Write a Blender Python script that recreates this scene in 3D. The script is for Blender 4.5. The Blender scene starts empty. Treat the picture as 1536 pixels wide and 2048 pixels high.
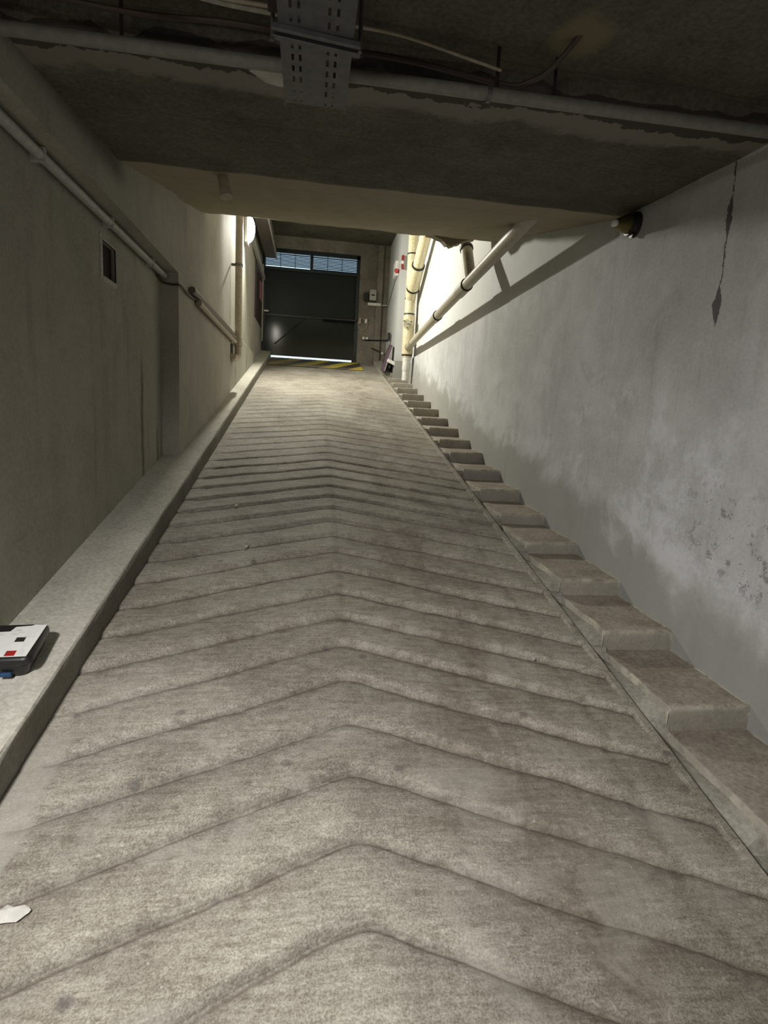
import bpy, math, random
from mathutils import Vector, Matrix, noise
random.seed(7)
S = 1.3                       # metres per design unit (every number below is in design units)
F = 1110.0                    # focal length in pixels of the 1536 px wide frame
RAMP = 0.2196
scn = bpy.context.scene
col = scn.collection

# ------------------------------------------------------------------ camera
def setup_camera():
    up = Vector((368, -6776, -F)).normalized()            # world up in camera axes (x right, y down, z forward)
    R = Vector((629-768, 572-1024, F)).normalized()       # ramp direction
    Y = (R - up*R.dot(up)).normalized()
    X = Y.cross(up)
    if X.x < 0: X = -X
    M = Matrix((X, Y, up))                                # camera axes -> world
    cx, cy, cz = M @ Vector((1,0,0)), M @ Vector((0,-1,0)), M @ Vector((0,0,-1))
    m = Matrix((cx, cy, cz)).transposed().to_4x4()
    cam = bpy.data.cameras.new('camera'); o = bpy.data.objects.new('camera', cam); col.objects.link(o)
    m.translation = Vector((0, 0, 1.5*S)); o.matrix_world = m
    cam.sensor_fit = 'HORIZONTAL'; cam.sensor_width = 36; cam.lens = 36*F/1536
    cam.clip_start = .02; cam.clip_end = 200
    scn.camera = o
setup_camera()

# ------------------------------------------------------------------ world, exposure, lights
w = bpy.data.worlds.new('sky'); scn.world = w; w.use_nodes = True
bg = w.node_tree.nodes['Background']; bg.inputs[0].default_value = (.62, .84, 1, 1); bg.inputs[1].default_value = 1.7
vs = scn.view_settings
vs.view_transform = 'Standard'; vs.look = 'None'; vs.gamma = 1; vs.exposure = 0.0
vs.use_curve_mapping = False

def light(name, kind, loc, energy, color, target=None, **kw):
    l = bpy.data.lights.new(name, kind); l.energy = energy; l.color = color
    for k, v in kw.items(): setattr(l, k, v)
    o = bpy.data.objects.new(name, l); col.objects.link(o); o.location = Vector(loc)*S
    if target: o.rotation_euler = (Vector(target)*S - o.location).to_track_quat('-Z', 'Y').to_euler()
    return o
# the wall lamp behind the camera, on the left wall (out of frame)
light('near_lamp_light', 'AREA', (-1.0, .05, 2.25), 52, (1, .975, .94), (.15, 1.60, 0), shape='RECTANGLE', size=.30, size_y=.12, spread=math.radians(108))
# the garage bay behind the camera
light('garage_light', 'AREA', (-1.0, -1.6, 2.2), 10, (1, .96, .90), (.6, 3, .9), shape='RECTANGLE', size=1.2, size_y=.25, spread=math.radians(120))
# wall lamp up at the top of the ramp
light('far_lamp_light', 'AREA', (-.90, 9.17, 4.26), 330, (1, .97, .84), (.1, 8.5, 3.75), shape='DISK', size=.16)

# ------------------------------------------------------------------ material helpers
def new_mat(name):
    m = bpy.data.materials.new(name); m.use_nodes = True
    nt = m.node_tree; return m, nt, nt.nodes, nt.links, nt.nodes['Principled BSDF']
class G:
    """small node graph helper"""
    def __init__(s, nt): s.nt = nt; s.n = nt.nodes; s.l = nt.links
    def put(s, inp, v):
        if hasattr(v, 'links') or isinstance(v, bpy.types.NodeSocket): s.l.new(v, inp)
        else: inp.default_value = v
    def math(s, op, a, b=0.0, clamp=False):
        n = s.n.new('ShaderNodeMath'); n.operation = op; n.use_clamp = clamp
        s.put(n.inputs[0], a); s.put(n.inputs[1], b); return n.outputs[0]
    def mix(s, f, a, b, blend='MIX'):
        n = s.n.new('ShaderNodeMix'); n.data_type = 'RGBA'; n.blend_type = blend
        s.put(n.inputs[0], f)
        for i, v in ((6, a), (7, b)):
            if isinstance(v, tuple) and len(v) == 3: v = (*v, 1)
            s.put(n.inputs[i], v)
        return n.outputs[2]
    def coord(s):
        t = s.n.new('ShaderNodeNewGeometry')
        m = s.n.new('ShaderNodeVectorMath'); m.operation = 'SCALE'; m.inputs[3].default_value = 1/S
        s.l.new(t.outputs['Position'], m.inputs[0]); return m.outputs[0]
    def xyz(s, v):
        n = s.n.new('ShaderNodeSeparateXYZ'); s.l.new(v, n.inputs[0]); return n.outputs
    def scale(s, v, sc):
        n = s.n.new('ShaderNodeMapping'); s.l.new(v, n.inputs[0]); n.inputs['Scale'].default_value = sc; return n.outputs[0]
    def noise(s, v, scale, detail=6, rough=.6, dist=0):
        n = s.n.new('ShaderNodeTexNoise'); s.l.new(v, n.inputs['Vector'])
        n.inputs['Scale'].default_value = scale; n.inputs['Detail'].default_value = detail
        n.inputs['Roughness'].default_value = rough; n.inputs['Distortion'].default_value = dist
        return n.outputs[0]
    def step(s, v, a, b):
        n = s.n.new('ShaderNodeMapRange'); n.interpolation_type = 'SMOOTHSTEP'
        s.put(n.inputs[0], v); n.inputs[1].default_value = a; n.inputs[2].default_value = b
        return n.outputs[0]
    def attr(s, name):
        n = s.n.new('ShaderNodeAttribute'); n.attribute_name = name; return n.outputs['Fac']
    def bump(s, h, strength, dist, bsdf):
        n = s.n.new('ShaderNodeBump'); n.inputs['Strength'].default_value = strength; n.inputs['Distance'].default_value = dist
        s.put(n.inputs['Height'], h); s.l.new(n.outputs[0], bsdf.inputs['Normal'])

def plain(name, c, rough=.6, metal=0.0, emit=None, var=.12, spec=.5):
    m, nt, N, L, b = new_mat(name); g = G(nt)
    p = g.coord()
    f = g.noise(p, 30, 4)
    L.new(g.mix(g.step(f, .35, .7), tuple(x*(1-var) for x in c), tuple(min(1, x*(1+var)) for x in c)), b.inputs['Base Color'])
    b.inputs['Roughness'].default_value = rough; b.inputs['Metallic'].default_value = metal
    b.inputs['Specular IOR Level'].default_value = spec
    if emit:
        b.inputs['Emission Color'].default_value = (*emit[0], 1); b.inputs['Emission Strength'].default_value = emit[1]
    return m

def concrete(name, c1, c2, stain=(.12, .10, .08), stain_amt=.5, speck=.3, streak=0.0, big=1.2, bump=.25, fine=55, extra=None, rough=.88):
    m, nt, N, L, b = new_mat(name); g = G(nt); p = g.coord()
    big_n = g.noise(p, big, 5, .55, .4)
    med = g.noise(p, big*5, 6, .65)
    f = g.step(g.math('ADD', g.math('MULTIPLY', big_n, .65), g.math('MULTIPLY', med, .35)), .36, .64)
    c = g.mix(f, c1, c2)
    if streak:
        st = g.noise(g.scale(p, (5, 5, .35)), 2.2, 5, .6)
        c = g.mix(g.math('MULTIPLY', g.step(st, .52, .75), streak), c, stain)
    sp = g.noise(p, big*2.3, 7, .7, .8)
    c = g.mix(g.math('MULTIPLY', g.step(sp, .56, .74), stain_amt), c, stain)
    fn = g.noise(p, fine, 4, .75)
    c = g.mix(speck, c, g.mix(g.step(fn, .3, .7), (.25, .24, .22), (1, 1, 1)), 'SOFT_LIGHT')
    if extra: c = extra(g, p, c)
    L.new(c, b.inputs['Base Color']); b.inputs['Roughness'].default_value = rough
    b.inputs['Specular IOR Level'].default_value = .25
    h = g.math('ADD', g.math('MULTIPLY', g.noise(p, fine*.5, 6, .7), .6), g.math('MULTIPLY', med, .8))
    g.bump(h, bump, .02, b)
    return m

def floor_extra(g, p, c):
    x, y, z = g.xyz(p)
    d = g.attr('dirt_shade')
    dn = g.noise(p, 9, 5, .7)
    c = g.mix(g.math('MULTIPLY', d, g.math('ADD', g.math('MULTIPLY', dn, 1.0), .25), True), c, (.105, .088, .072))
    # brownish tyre tracks, wider on the right
    t = g.math('SUBTRACT', 1.0, g.math('MULTIPLY', g.math('ABSOLUTE', g.math('SUBTRACT', x, .72)), 2.2), True)
    tn = g.noise(g.scale(p, (2.2, .9, 1)), 2.2, 5, .65, .6)
    c = g.mix(g.math('MULTIPLY', g.math('MULTIPLY', t, g.step(tn, .42, .60)), .68), c, (.15, .125, .10))
    # drawn finish: fine streaks across the ramp
    stn = g.noise(g.scale(p, (1.2, 9, 9)), 6, 6, .7, .3)
    c = g.mix(.55, c, g.mix(g.step(stn, .3, .7), (.28, .26, .24), (.78, .78, .76)), 'SOFT_LIGHT')
    mm = g.noise(p, 34, 5, .75)
    c = g.mix(.4, c, g.mix(g.step(mm, .35, .65), (.3, .28, .26), (.75, .75, .74)), 'SOFT_LIGHT')
    bl = g.noise(p, 2.7, 6, .7, .5)
    c = g.mix(g.math('MULTIPLY', g.step(bl, .50, .66), .35), c, (.40, .385, .34))
    # pale smooth patch of mortar along the foot of the kerb
    pe = g.math('ADD', x, g.math('MULTIPLY', g.math('SUBTRACT', g.noise(p, 6, 4), .5), .12))
    pm = g.math('MULTIPLY', g.math('SUBTRACT', 1.0, g.step(pe, -.76, -.73)), g.math('SUBTRACT', 1.0, g.step(y, 1.75, 1.92)))
    c = g.mix(g.math('MULTIPLY', pm, .6), c, (.38, .365, .32))
    # round oil drops
    v = g.n.new('ShaderNodeTexVoronoi'); v.inputs['Scale'].default_value = 4.2; g.l.new(p, v.inputs['Vector'])
    c = g.mix(g.math('MULTIPLY', g.math('SUBTRACT', 1.0, g.step(v.outputs[0], .05, .10)), .55), c, (.09, .08, .085))
    # pale grit
    v2 = g.n.new('ShaderNodeTexVoronoi'); v2.inputs['Scale'].default_value = 26; g.l.new(p, v2.inputs['Vector'])
    c = g.mix(g.math('MULTIPLY', g.math('SUBTRACT', 1.0, g.step(v2.outputs[0], .05, .10)), .35), c, (.62, .6, .52))
    return c
def step_extra(g, p, c):
    n = g.n.new('ShaderNodeNewGeometry'); nzv = g.xyz(n.outputs['Normal'])[2]
    c = g.mix(g.math('MULTIPLY', g.math('SUBTRACT', 1.0, g.step(nzv, .3, .8)), .55), c, (.37, .355, .31))     # risers are bare, treads are trodden brown
    return g.mix(g.math('MULTIPLY', g.attr('chip'), g.step(g.noise(p, 16, 5, .7), .40, .54), True), c, (.60, .57, .46))
def right_extra(g, p, c):
    x, y, z = g.xyz(p)
    lvl = g.math('SUBTRACT', z, g.math('MULTIPLY', y, RAMP))            # height above the ramp line
    wob = g.noise(p, 1.6, 5, .65, .5)
    # smooth grey skirt of new plaster low on the wall
    lv = g.math('ADD', lvl, g.math('MULTIPLY', g.math('SUBTRACT', wob, .5), .9))
    skirt = g.math('SUBTRACT', 1.0, g.step(lv, .22, .42))
    c = g.mix(g.math('MULTIPLY', skirt, .75), c, (.29, .29, .26))
    # bluish white efflorescence on a band above it
    band = g.math('MULTIPLY', g.step(lv, .28, .48), g.math('SUBTRACT', 1.0, g.step(lvl, .95, 1.35)))
    near = g.math('SUBTRACT', 1.0, g.step(y, 3.0, 5.0))
    en = g.noise(p, 6.5, 9, .80, .1)
    e2 = g.noise(p, 1.5, 3, .5)
    e = g.math('MULTIPLY', g.math('MULTIPLY', band, near), g.step(g.math('ADD', g.math('MULTIPLY', en, .6), g.math('MULTIPLY', e2, .5)), .51, .64))
    c = g.mix(g.math('MULTIPLY', e, .9), c, (.68, .69, .73))
    # dark flaked spots inside the band
    dn = g.noise(p, 13, 6, .8)
    nr = g.math('SUBTRACT', 1.0, g.step(y, 2.1, 2.7))
    bb = g.math('MULTIPLY', g.step(lvl, .38, .5), g.math('SUBTRACT', 1.0, g.step(lvl, .7, .95)))
    c = g.mix(g.math('MULTIPLY', g.math('MULTIPLY', bb, nr), g.math('MULTIPLY', g.step(dn, .54, .60), .75)), c, (.17, .17, .17))
    # damp crack running down from the ceiling, with a broken out foot
    yc = g.math('ADD', 2.385, g.math('MULTIPLY', g.math('SUBTRACT', g.noise(p, 7, 4), .5), .06))
    dy = g.math('ABSOLUTE', g.math('SUBTRACT', y, yc))
    wid = g.math('ADD', g.math('MULTIPLY', g.math('SUBTRACT', g.noise(p, 26, 5, .8), .38), .035), g.math('ADD', g.math('MULTIPLY', g.math('SUBTRACT', 1.0, g.step(g.math('ABSOLUTE', g.math('SUBTRACT', z, 2.09)), .0, .09)), .022),
                 g.math('MULTIPLY', g.math('SUBTRACT', 1.0, g.step(g.math('ABSOLUTE', g.math('SUBTRACT', z, 2.45)), .0, .10)), .014)))
    cr = g.math('MULTIPLY', g.math('LESS_THAN', dy, wid), g.step(z, 1.98, 2.02))
    c = g.mix(g.math('MULTIPLY', cr, .85), c, (.05, .045, .05))
    # upper wall is whiter paint
    up = g.math('MULTIPLY', g.math('GREATER_THAN', z, 2.642), g.step(y, 3.2, 3.9))
    c = g.mix(g.math('MULTIPLY', up, .65), c, (.66, .67, .66))
    return c
def left_extra(g, p, c):
    x, y, z = g.xyz(p)
    # long damp runs at two places on the near wall
    for yy, zt, ww in ((4.07, 1.95, .05), (4.45, 1.5, .035), (7.9, 2.3, .05), (9.2, 2.6, .06)):
        d = g.math('ABSOLUTE', g.math('SUBTRACT', y, g.math('ADD', yy, g.math('MULTIPLY', g.math('SUBTRACT', g.noise(p, 3, 3), .5), .12))))
        a = g.math('MULTIPLY', g.math('SUBTRACT', 1.0, g.step(d, 0, ww)), g.math('SUBTRACT', 1.0, g.step(z, zt-.3, zt)))
        c = g.mix(g.math('MULTIPLY', a, .75), c, (.10, .08, .065))
    # dark band along the ceiling
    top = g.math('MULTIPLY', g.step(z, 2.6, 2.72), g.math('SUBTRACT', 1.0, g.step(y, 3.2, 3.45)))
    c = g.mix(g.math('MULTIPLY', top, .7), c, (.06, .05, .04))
    return c
def soffit_extra(g, p, c):
    x, y, z = g.xyz(p)
    # pale bare strip along the front edge, brown old paint behind it
    n = g.math('ADD', y, g.math('MULTIPLY', g.math('SUBTRACT', g.noise(p, 2.5, 6, .7), .5), .35))
    strip = g.math('MULTIPLY', g.math('SUBTRACT', 1.0, g.step(n, 2.32, 2.38)), g.math('GREATER_THAN', y, 2.16))
    c = g.mix(g.math('MULTIPLY', strip, .8), c, (.26, .24, .20))
    # yellowish patch with a cable entering
    a = g.math('POWER', g.math('SUBTRACT', x, .83), 2); bq = g.math('POWER', g.math('SUBTRACT', y, 1.93), 2)
    r = g.math('ADD', g.math('SQRT', g.math('ADD', a, bq)), g.math('MULTIPLY', g.math('SUBTRACT', g.noise(p, 9, 5), .5), .12))
    c = g.mix(g.math('MULTIPLY', g.math('SUBTRACT', 1.0, g.step(r, .06, .13)), .7), c, (.25, .21, .12))
    lip = g.math('MULTIPLY', g.math('LESS_THAN', n, 2.235), g.math('GREATER_THAN', y, 2.155))  # pipe's shadow painted as a dark band at the drop
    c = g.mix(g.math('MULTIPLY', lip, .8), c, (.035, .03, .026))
    # beige paint on the sloping part and on the high ceiling
    pn = g.math('ADD', y, g.math('MULTIPLY', g.math('SUBTRACT', g.noise(p, 1.2, 3), .5), .03))
    c = g.mix(g.math('MULTIPLY', g.math('MULTIPLY', g.step(pn, 3.27, 3.31), g.math('LESS_THAN', y, 6.0)), .85), c, g.mix(g.noise(g.scale(p, (3, .6, 1)), 2, 5), (.30, .27, .18), (.44, .40, .28)))
    # board marks of the formwork
    bm = g.math('LESS_THAN', g.math('FRACT', g.math('MULTIPLY', y, 1.9)), .02)
    return g.mix(g.math('MULTIPLY', bm, .35), c, (.05, .045, .04))

M = {}
M['floor'] = concrete('ribbed_ramp_concrete', (.185, .170, .146), (.295, .277, .242), stain=(.17, .145, .12), stain_amt=.5, speck=.8, big=1.3, bump=.35, fine=170, extra=floor_extra, rough=.8)
M['kerb'] = concrete('kerb_concrete', (.40, .385, .335), (.52, .50, .44), stain=(.20, .18, .15), stain_amt=.25, speck=.5, bump=.3, extra=lambda g, p, c: g.mix(g.math('MULTIPLY', g.attr('dirt_shade'), .85), c, (.10, .085, .065)))
M['step'] = concrete('stair_concrete', (.22, .19, .155), (.33, .295, .245), stain=(.13, .105, .085), stain_amt=.5, speck=.45, big=3, bump=.4,
    extra=lambda g, p, c: step_extra(g, p, c))
M['riser_fill'] = concrete('gutter_concrete', (.25, .24, .205), (.34, .325, .28), stain=(.13, .115, .095), stain_amt=.5, speck=.4, big=2.5, bump=.35)
M['wall_r'] = concrete('right_wall_plaster', (.43, .435, .435), (.56, .565, .575), stain=(.22, .215, .20), stain_amt=.35, speck=.2, streak=.25, bump=.12, extra=right_extra)
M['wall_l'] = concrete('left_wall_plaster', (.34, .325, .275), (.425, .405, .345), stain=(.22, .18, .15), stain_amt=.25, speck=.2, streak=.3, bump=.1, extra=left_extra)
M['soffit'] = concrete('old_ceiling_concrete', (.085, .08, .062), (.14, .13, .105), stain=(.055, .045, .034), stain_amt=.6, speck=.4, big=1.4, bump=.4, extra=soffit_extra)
M['pier'] = concrete('gate_pier_render', (.17, .155, .13), (.25, .23, .195), stain=(.09, .075, .06), stain_amt=.5, speck=.3, big=3, bump=.3)
M['dark'] = plain('niche_shade_black', (.012, .011, .010), .9)
M['gate'] = plain('dark_green_gloss_gate', (.012, .018, .018), .38, var=.1, spec=.25)
M['gate_low'] = plain('dark_green_gloss_gate_lower', (.022, .028, .027), .13, var=.1, spec=.35)
M['gate_frame'] = plain('dark_gate_frame', (.012, .022, .027), .35)
def translucent():
    m, nt, N, L, b = new_mat('blue_louvre_blade')
    t = N.new('ShaderNodeBsdfTranslucent'); t.inputs[0].default_value = (.05, .12, .17, 1)
    mx = N.new('ShaderNodeMixShader'); mx.inputs[0].default_value = .75
    b.inputs['Base Color'].default_value = (.08, .16, .22, 1); b.inputs['Roughness'].default_value = .5
    L.new(b.outputs[0], mx.inputs[1]); L.new(t.outputs[0], mx.inputs[2]); L.new(mx.outputs[0], N['Material Output'].inputs[0])
    return m
M['louvre'] = translucent()
M['pipe'] = plain('cream_pipe', (.62, .55, .36), .45)
M['pipe_grey'] = plain('cream_grey_pipe', (.42, .385, .29), .45)
M['gasket'] = plain('black_gasket', (.02, .018, .015), .6)
M['conduit'] = plain('grey_conduit', (.42, .42, .38), .55)
M['conduit_beige'] = plain('beige_downpipe', (.42, .36, .27), .55)
M['ceil_pipe'] = plain('dusty_grey_pipe', (.22, .22, .19), .6)
M['cable_w'] = plain('white_cable', (.30, .28, .22), .6)
M['cable_b'] = plain('brown_cable', (.07, .045, .035), .6)
M['black'] = plain('black_plastic', (.014, .014, .015), .35)
M['steel'] = plain('galvanised_steel', (.17, .175, .18), .5, .6)
M['paper'] = plain('white_paper', (.82, .82, .80), .7, var=.03)
M['print'] = plain('grey_print', (.62, .62, .64), .7)
M['red'] = plain('red_plastic', (.40, .02, .02), .4)
M['blue'] = plain('blue_plastic', (.015, .06, .16), .35)
M['white'] = plain('white_plastic', (.75, .74, .70), .5)
M['brass'] = plain('tarnished_brass', (.20, .17, .06), .3, .8)
M['glass'] = plain('clear_bulb', (.8, .8, .75), .05)
M['lamp'] = plain('lit_diffuser', (.9, .9, .85), .5, emit=((1, .97, .85), 26))
M['panel'] = plain('dark_maroon_board', (.045, .028, .026), .5)
M['pink'] = plain('pink_paper', (.38, .16, .18), .6)
M['purple'] = plain('dusty_purple_plastic', (.13, .08, .12), .5)
M['plaster'] = plain('white_plaster_flake', (.50, .49, .44), .8)
M['splash'] = plain('pale_paint_splash', (.56, .55, .50), .7)
M['brownmetal'] = plain('brown_grey_metal', (.16, .135, .11), .5, .2)
def hazard():
    m, nt, N, L, b = new_mat('hazard_stripe_paint'); g = G(nt); p = g.coord(); x, y, z = g.xyz(p)
    s = g.math('FRACT', g.math('MULTIPLY', g.math('SUBTRACT', x, g.math('MULTIPLY', y, .55)), 1.75))
    c = g.mix(g.math('GREATER_THAN', s, .5), (.045, .042, .035), (.66, .52, .05))
    wear = g.step(g.noise(p, 7, 6, .75), .48, .66)
    left = g.math('SUBTRACT', 1.0, g.step(g.math('ADD', x, g.math('MULTIPLY', y, 1.3)), 14.6, 15.7))
    c = g.mix(g.math('MAXIMUM', g.math('MULTIPLY', wear, .6), g.math('MULTIPLY', left, .7)), c, (.24, .22, .18))
    L.new(c, b.inputs['Base Color']); b.inputs['Roughness'].default_value = .6
    return m
M['hazard'] = hazard()

# ------------------------------------------------------------------ geometry helpers
class MB:
    def __init__(s): s.v = []; s.f = []; s.a = {}
    def add(s, vs, fs):
        k = len(s.v); s.v += [tuple(v) for v in vs]; s.f += [tuple(i+k for i in f) for f in fs]; return s
    def box(s, x0, x1, y0, y1, z0, z1):
        return s.add([(x, y, z) for x in (x0, x1) for y in (y0, y1) for z in (z0, z1)],
                     [(0,1,3,2), (4,6,7,5), (0,4,5,1), (2,3,7,6), (0,2,6,4), (1,5,7,3)])
    def obox(s, c, ax, ay, az):
        """box about c with half-axis vectors"""
        c, ax, ay, az = map(Vector, (c, ax, ay, az))
        return s.add([c+i*ax+j*ay+k*az for i in (-1,1) for j in (-1,1) for k in (-1,1)],
                     [(0,1,3,2), (4,6,7,5), (0,4,5,1), (2,3,7,6), (0,2,6,4), (1,5,7,3)])
    def prism(s, poly, axis, a, b):
        """extrude a 2-D polygon along axis: 'x' poly=(y,z), 'y' poly=(x,z), 'z' poly=(x,y)"""
        n = len(poly)
        mk = {'x': lambda p, t: (t, p[0], p[1]), 'y': lambda p, t: (p[0], t, p[1]), 'z': lambda p, t: (p[0], p[1], t)}[axis]
        return s.add([mk(p, a) for p in poly]+[mk(p, b) for p in poly],
                     [tuple(range(n)), tuple(range(2*n-1, n-1, -1))]+[(i, i+n, (i+1) % n+n, (i+1) % n) for i in range(n)])
    def tube(s, pts, r, n=12, cap=True):
        pts = [Vector(p) for p in pts]; k = len(s.v)
        rs = r if isinstance(r, (list, tuple)) else [r]*len(pts)
        prev = None
        for i, p in enumerate(pts):
            d = (pts[min(i+1, len(pts)-1)]-pts[max(i-1, 0)]).normalized()
            if prev is None:
                a = d.cross(Vector((0, 0, 1)))
                if a.length < .05: a = d.cross(Vector((1, 0, 0)))
                a.normalize()
            else:
                a = (prev - d*prev.dot(d)).normalized()
            prev = a; b = d.cross(a)
            s.v += [tuple(p+rs[i]*(math.cos(t)*a+math.sin(t)*b)) for t in (2*math.pi*j/n for j in range(n))]
        for i in range(len(pts)-1):
            s.f += [(k+i*n+j, k+i*n+(j+1) % n, k+(i+1)*n+(j+1) % n, k+(i+1)*n+j) for j in range(n)]
        if cap:
            s.f.append(tuple(k+j for j in reversed(range(n)))); e = k+(len(pts)-1)*n; s.f.append(tuple(e+j for j in range(n)))
        return s
def curve(pts, n=8):
    """Catmull-Rom through pts"""
    P = [Vector(p) for p in pts]; P = [2*P[0]-P[1]]+P+[2*P[-1]-P[-2]]; out = []
    for i in range(1, len(P)-2):
        for j in range(n):
            t = j/n; a, b, c, d = P[i-1], P[i], P[i+1], P[i+2]
            out.append(.5*((2*b)+(c-a)*t+(2*a-5*b+4*c-d)*t*t+(3*b-a-3*c+d)*t**3))
    return out+[P[-2]]
BASE = {}
def build(name, mb, mat, parent=None, base=(0, 0, 0), smooth=False, bevel=0, attr=None, **props):
    """one mesh object; base in units; children are laid out in world units too"""
    b = BASE[parent.name] if parent else Vector(base)
    me = bpy.data.meshes.new(name)
    me.from_pydata([tuple((Vector(v)-b)*S) for v in mb.v], [], mb.f); 
    if attr:
        a = me.attributes.new(attr[0], 'FLOAT', 'POINT'); a.data.foreach_set('value', attr[1])
    me.materials.append(M[mat]); me.validate(); me.update()
    import bmesh
    bm = bmesh.new(); bm.from_mesh(me); bmesh.ops.recalc_face_normals(bm, faces=bm.faces); bm.to_mesh(me); bm.free()
    o = bpy.data.objects.new(name, me); col.objects.link(o)
    if smooth:
        for p in me.polygons: p.use_smooth = True
        try: me.set_sharp_from_angle(angle=math.radians(32))
        except Exception: pass
    if bevel:
        m = o.modifiers.new('bevel', 'BEVEL'); m.width = bevel*S; m.segments = 2; m.limit_method = 'ANGLE'
    if parent: o.parent = parent; BASE[o.name] = b
    else: o.location = b*S; BASE[o.name] = b
    for k, v in props.items(): o[k] = v
    return o
def thing(name, label, cat, base, group=None):
    o = bpy.data.objects.new(name, None); col.objects.link(o); o.location = Vector(base)*S
    o.empty_display_size = .1
    BASE[o.name] = Vector(base); o['label'] = label; o['category'] = cat
    if group: o['group'] = group
    return o
nz = lambda x, y, z=0, sc=1.: noise.noise(Vector((x*sc, y*sc, z*sc)))
def rz(y): return RAMP*max(y, 0)+(.0 if y > 0 else 0)

# ------------------------------------------------------------------ the ramp (floor) with chevron ribs
XC, SL, SP = .17, .415, .2303
def ramp_floor():
    xs = []; x = -.88
    while x < 1.20: xs.append(x); x += .026
    xs += [1.21, 1.235, 1.262, 1.282, 1.295, 1.305, 1.318, 1.330, 1.345, 1.37, 1.40]
    prof = [(0, -.0135), (.028, -.011), (.055, .002), (.10, .014), (.18, .0155), (.30, .0115), (.45, .006), (.60, .002), (.75, -.002), (.88, -.005), (.94, -.007), (.975, -.011)]
    v0 = 2.11-SP*12
    rows = [(v0+SP*(k+p), h, p) for k in range(int((12.32+.45*1.3-v0)/SP)+1) for p, h in prof]
    mb = MB(); dirt_shade = []; nx = len(xs)
    for (v, h, p) in rows:
        for x in xs:
            y = v-SL*(math.hypot(x-XC, .03)-.012)+.018*nz(x, v, 0, 2.4)+.006*nz(x, v, 3, 11)
            z = RAMP*max(y, 0)
            fade = 1.0
            if x > 1.06: fade = .8
            if x > 1.30: fade = 0
            if y > 2.6: fade *= max(.26, 1-(y-2.6)*.28)
            if y > 9.5: fade *= max(0.1, 1-(y-9.5)/1.3)
            edge = -.79+.05*nz(y, 5, 0, 3)
            if x < edge: fade *= .15 if y < 2.0 else .5
            fade *= 1+.35*nz(x, y, 7, 1.7)
            hh = h*fade + .003*nz(x, y, 1, 5)+.0015*nz(x, y, 2, 22)
            # shallow broken channel between ribs and side strip
            ch = 1.10+.03*nz(y, 2, 0, 2.3)+.01*nz(y, 9, 0, 9)
            g = math.exp(-((x-ch)/.016)**2)*(.5+.6*nz(y, 1, 4, 3)) if y < 6 else 0
            hh -= .010*max(g, 0)
            if 1.30 < x < 1.332: hh += .010
            if x > 1.335: hh -= .12*min(1, (x-1.33)/.03)
            mb.v.append((x, min(y, 12.34), z+hh))
            gd = max(0, 1-min(p, 1-p)/.045)**1.0*(1.15 if y < 3 else .8) + max(0, (p-.30))*.85*(1-.55*math.exp(-((x-XC)/.3)**2))*(1.25 if x > XC else .8)  # groove dirt, plus rib shading painted as darkening toward the next groove
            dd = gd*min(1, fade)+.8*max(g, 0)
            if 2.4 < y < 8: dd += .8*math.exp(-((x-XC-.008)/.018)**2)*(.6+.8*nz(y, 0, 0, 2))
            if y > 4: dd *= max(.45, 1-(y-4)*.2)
            dirt_shade.append(max(0, min(1, dd)))
    for j in range(len(rows)-1):
        for i in range(nx-1):
            a = j*nx+i
            q = (a, a+1, a+nx+1, a+nx)
            if min(mb.v[t][1] for t in q) > 12.335: continue
            mb.f.append(q)
    fl = build('floor', mb, 'floor', smooth=True, attr=('dirt_shade', dirt_shade), kind='structure')
    # level floor of the garage behind the camera
    m2 = MB().box(-3.2, 3.2, -4, -.62, -.2, 0.0)
    build('garage_slab', m2, 'floor', fl)
    # striped paint in front of the gate
    s = MB(); nxs, nys = 20, 5
    for j in range(nys+1):
        for i in range(nxs+1):
            x = -.84+(1.00+.84)*i/nxs; y = 11.10+(12.26-11.10)*j/nys
            s.v.append((x, y, RAMP*y+.012))
    s.f = [(j*(nxs+1)+i, j*(nxs+1)+i+1, (j+1)*(nxs+1)+i+1, (j+1)*(nxs+1)+i) for j in range(nys) for i in range(nxs)]
    build('striped_marking', s, 'hazard', fl)
    # splashes and pebbles stuck on the ramp
    sp = MB()
    def blob(cx, cy, rx, ry, seed):
        n = 18; k = len(sp.v); zc = RAMP*cy+.013
        sp.v.append((cx, cy, zc+.004))
        for i in range(n):
            t = 2*math.pi*i/n; r = 1+.5*nz(math.cos(t)*1.3+seed, math.sin(t)*1.3, seed, 1.6)
            x, y = cx+rx*r*math.cos(t), cy+ry*r*math.sin(t); sp.v.append((x, y, RAMP*y+.004))
        sp.f.extend([(k, k+1+i, k+1+(i+1) % n) for i in range(n)])
    blob(-.685, 1.262, .050, .020, 3)
    build('paint_splash', sp, 'splash', fl, smooth=True)
    for (x, y, r) in ((-.49, 3.92, .010), (-.35, 3.28, .009), (1.02, 2.22, .006), (-.14, .93, .006), (.92, 1.14, .006)):
        pb = MB().obox((x, y, RAMP*y+r*.6), (r, 0, 0), (.2*r, r, 0), (0, 0, r*.6))
        build('pebble', pb, 'plaster', fl, bevel=r*.4)
ramp_floor()

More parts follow.
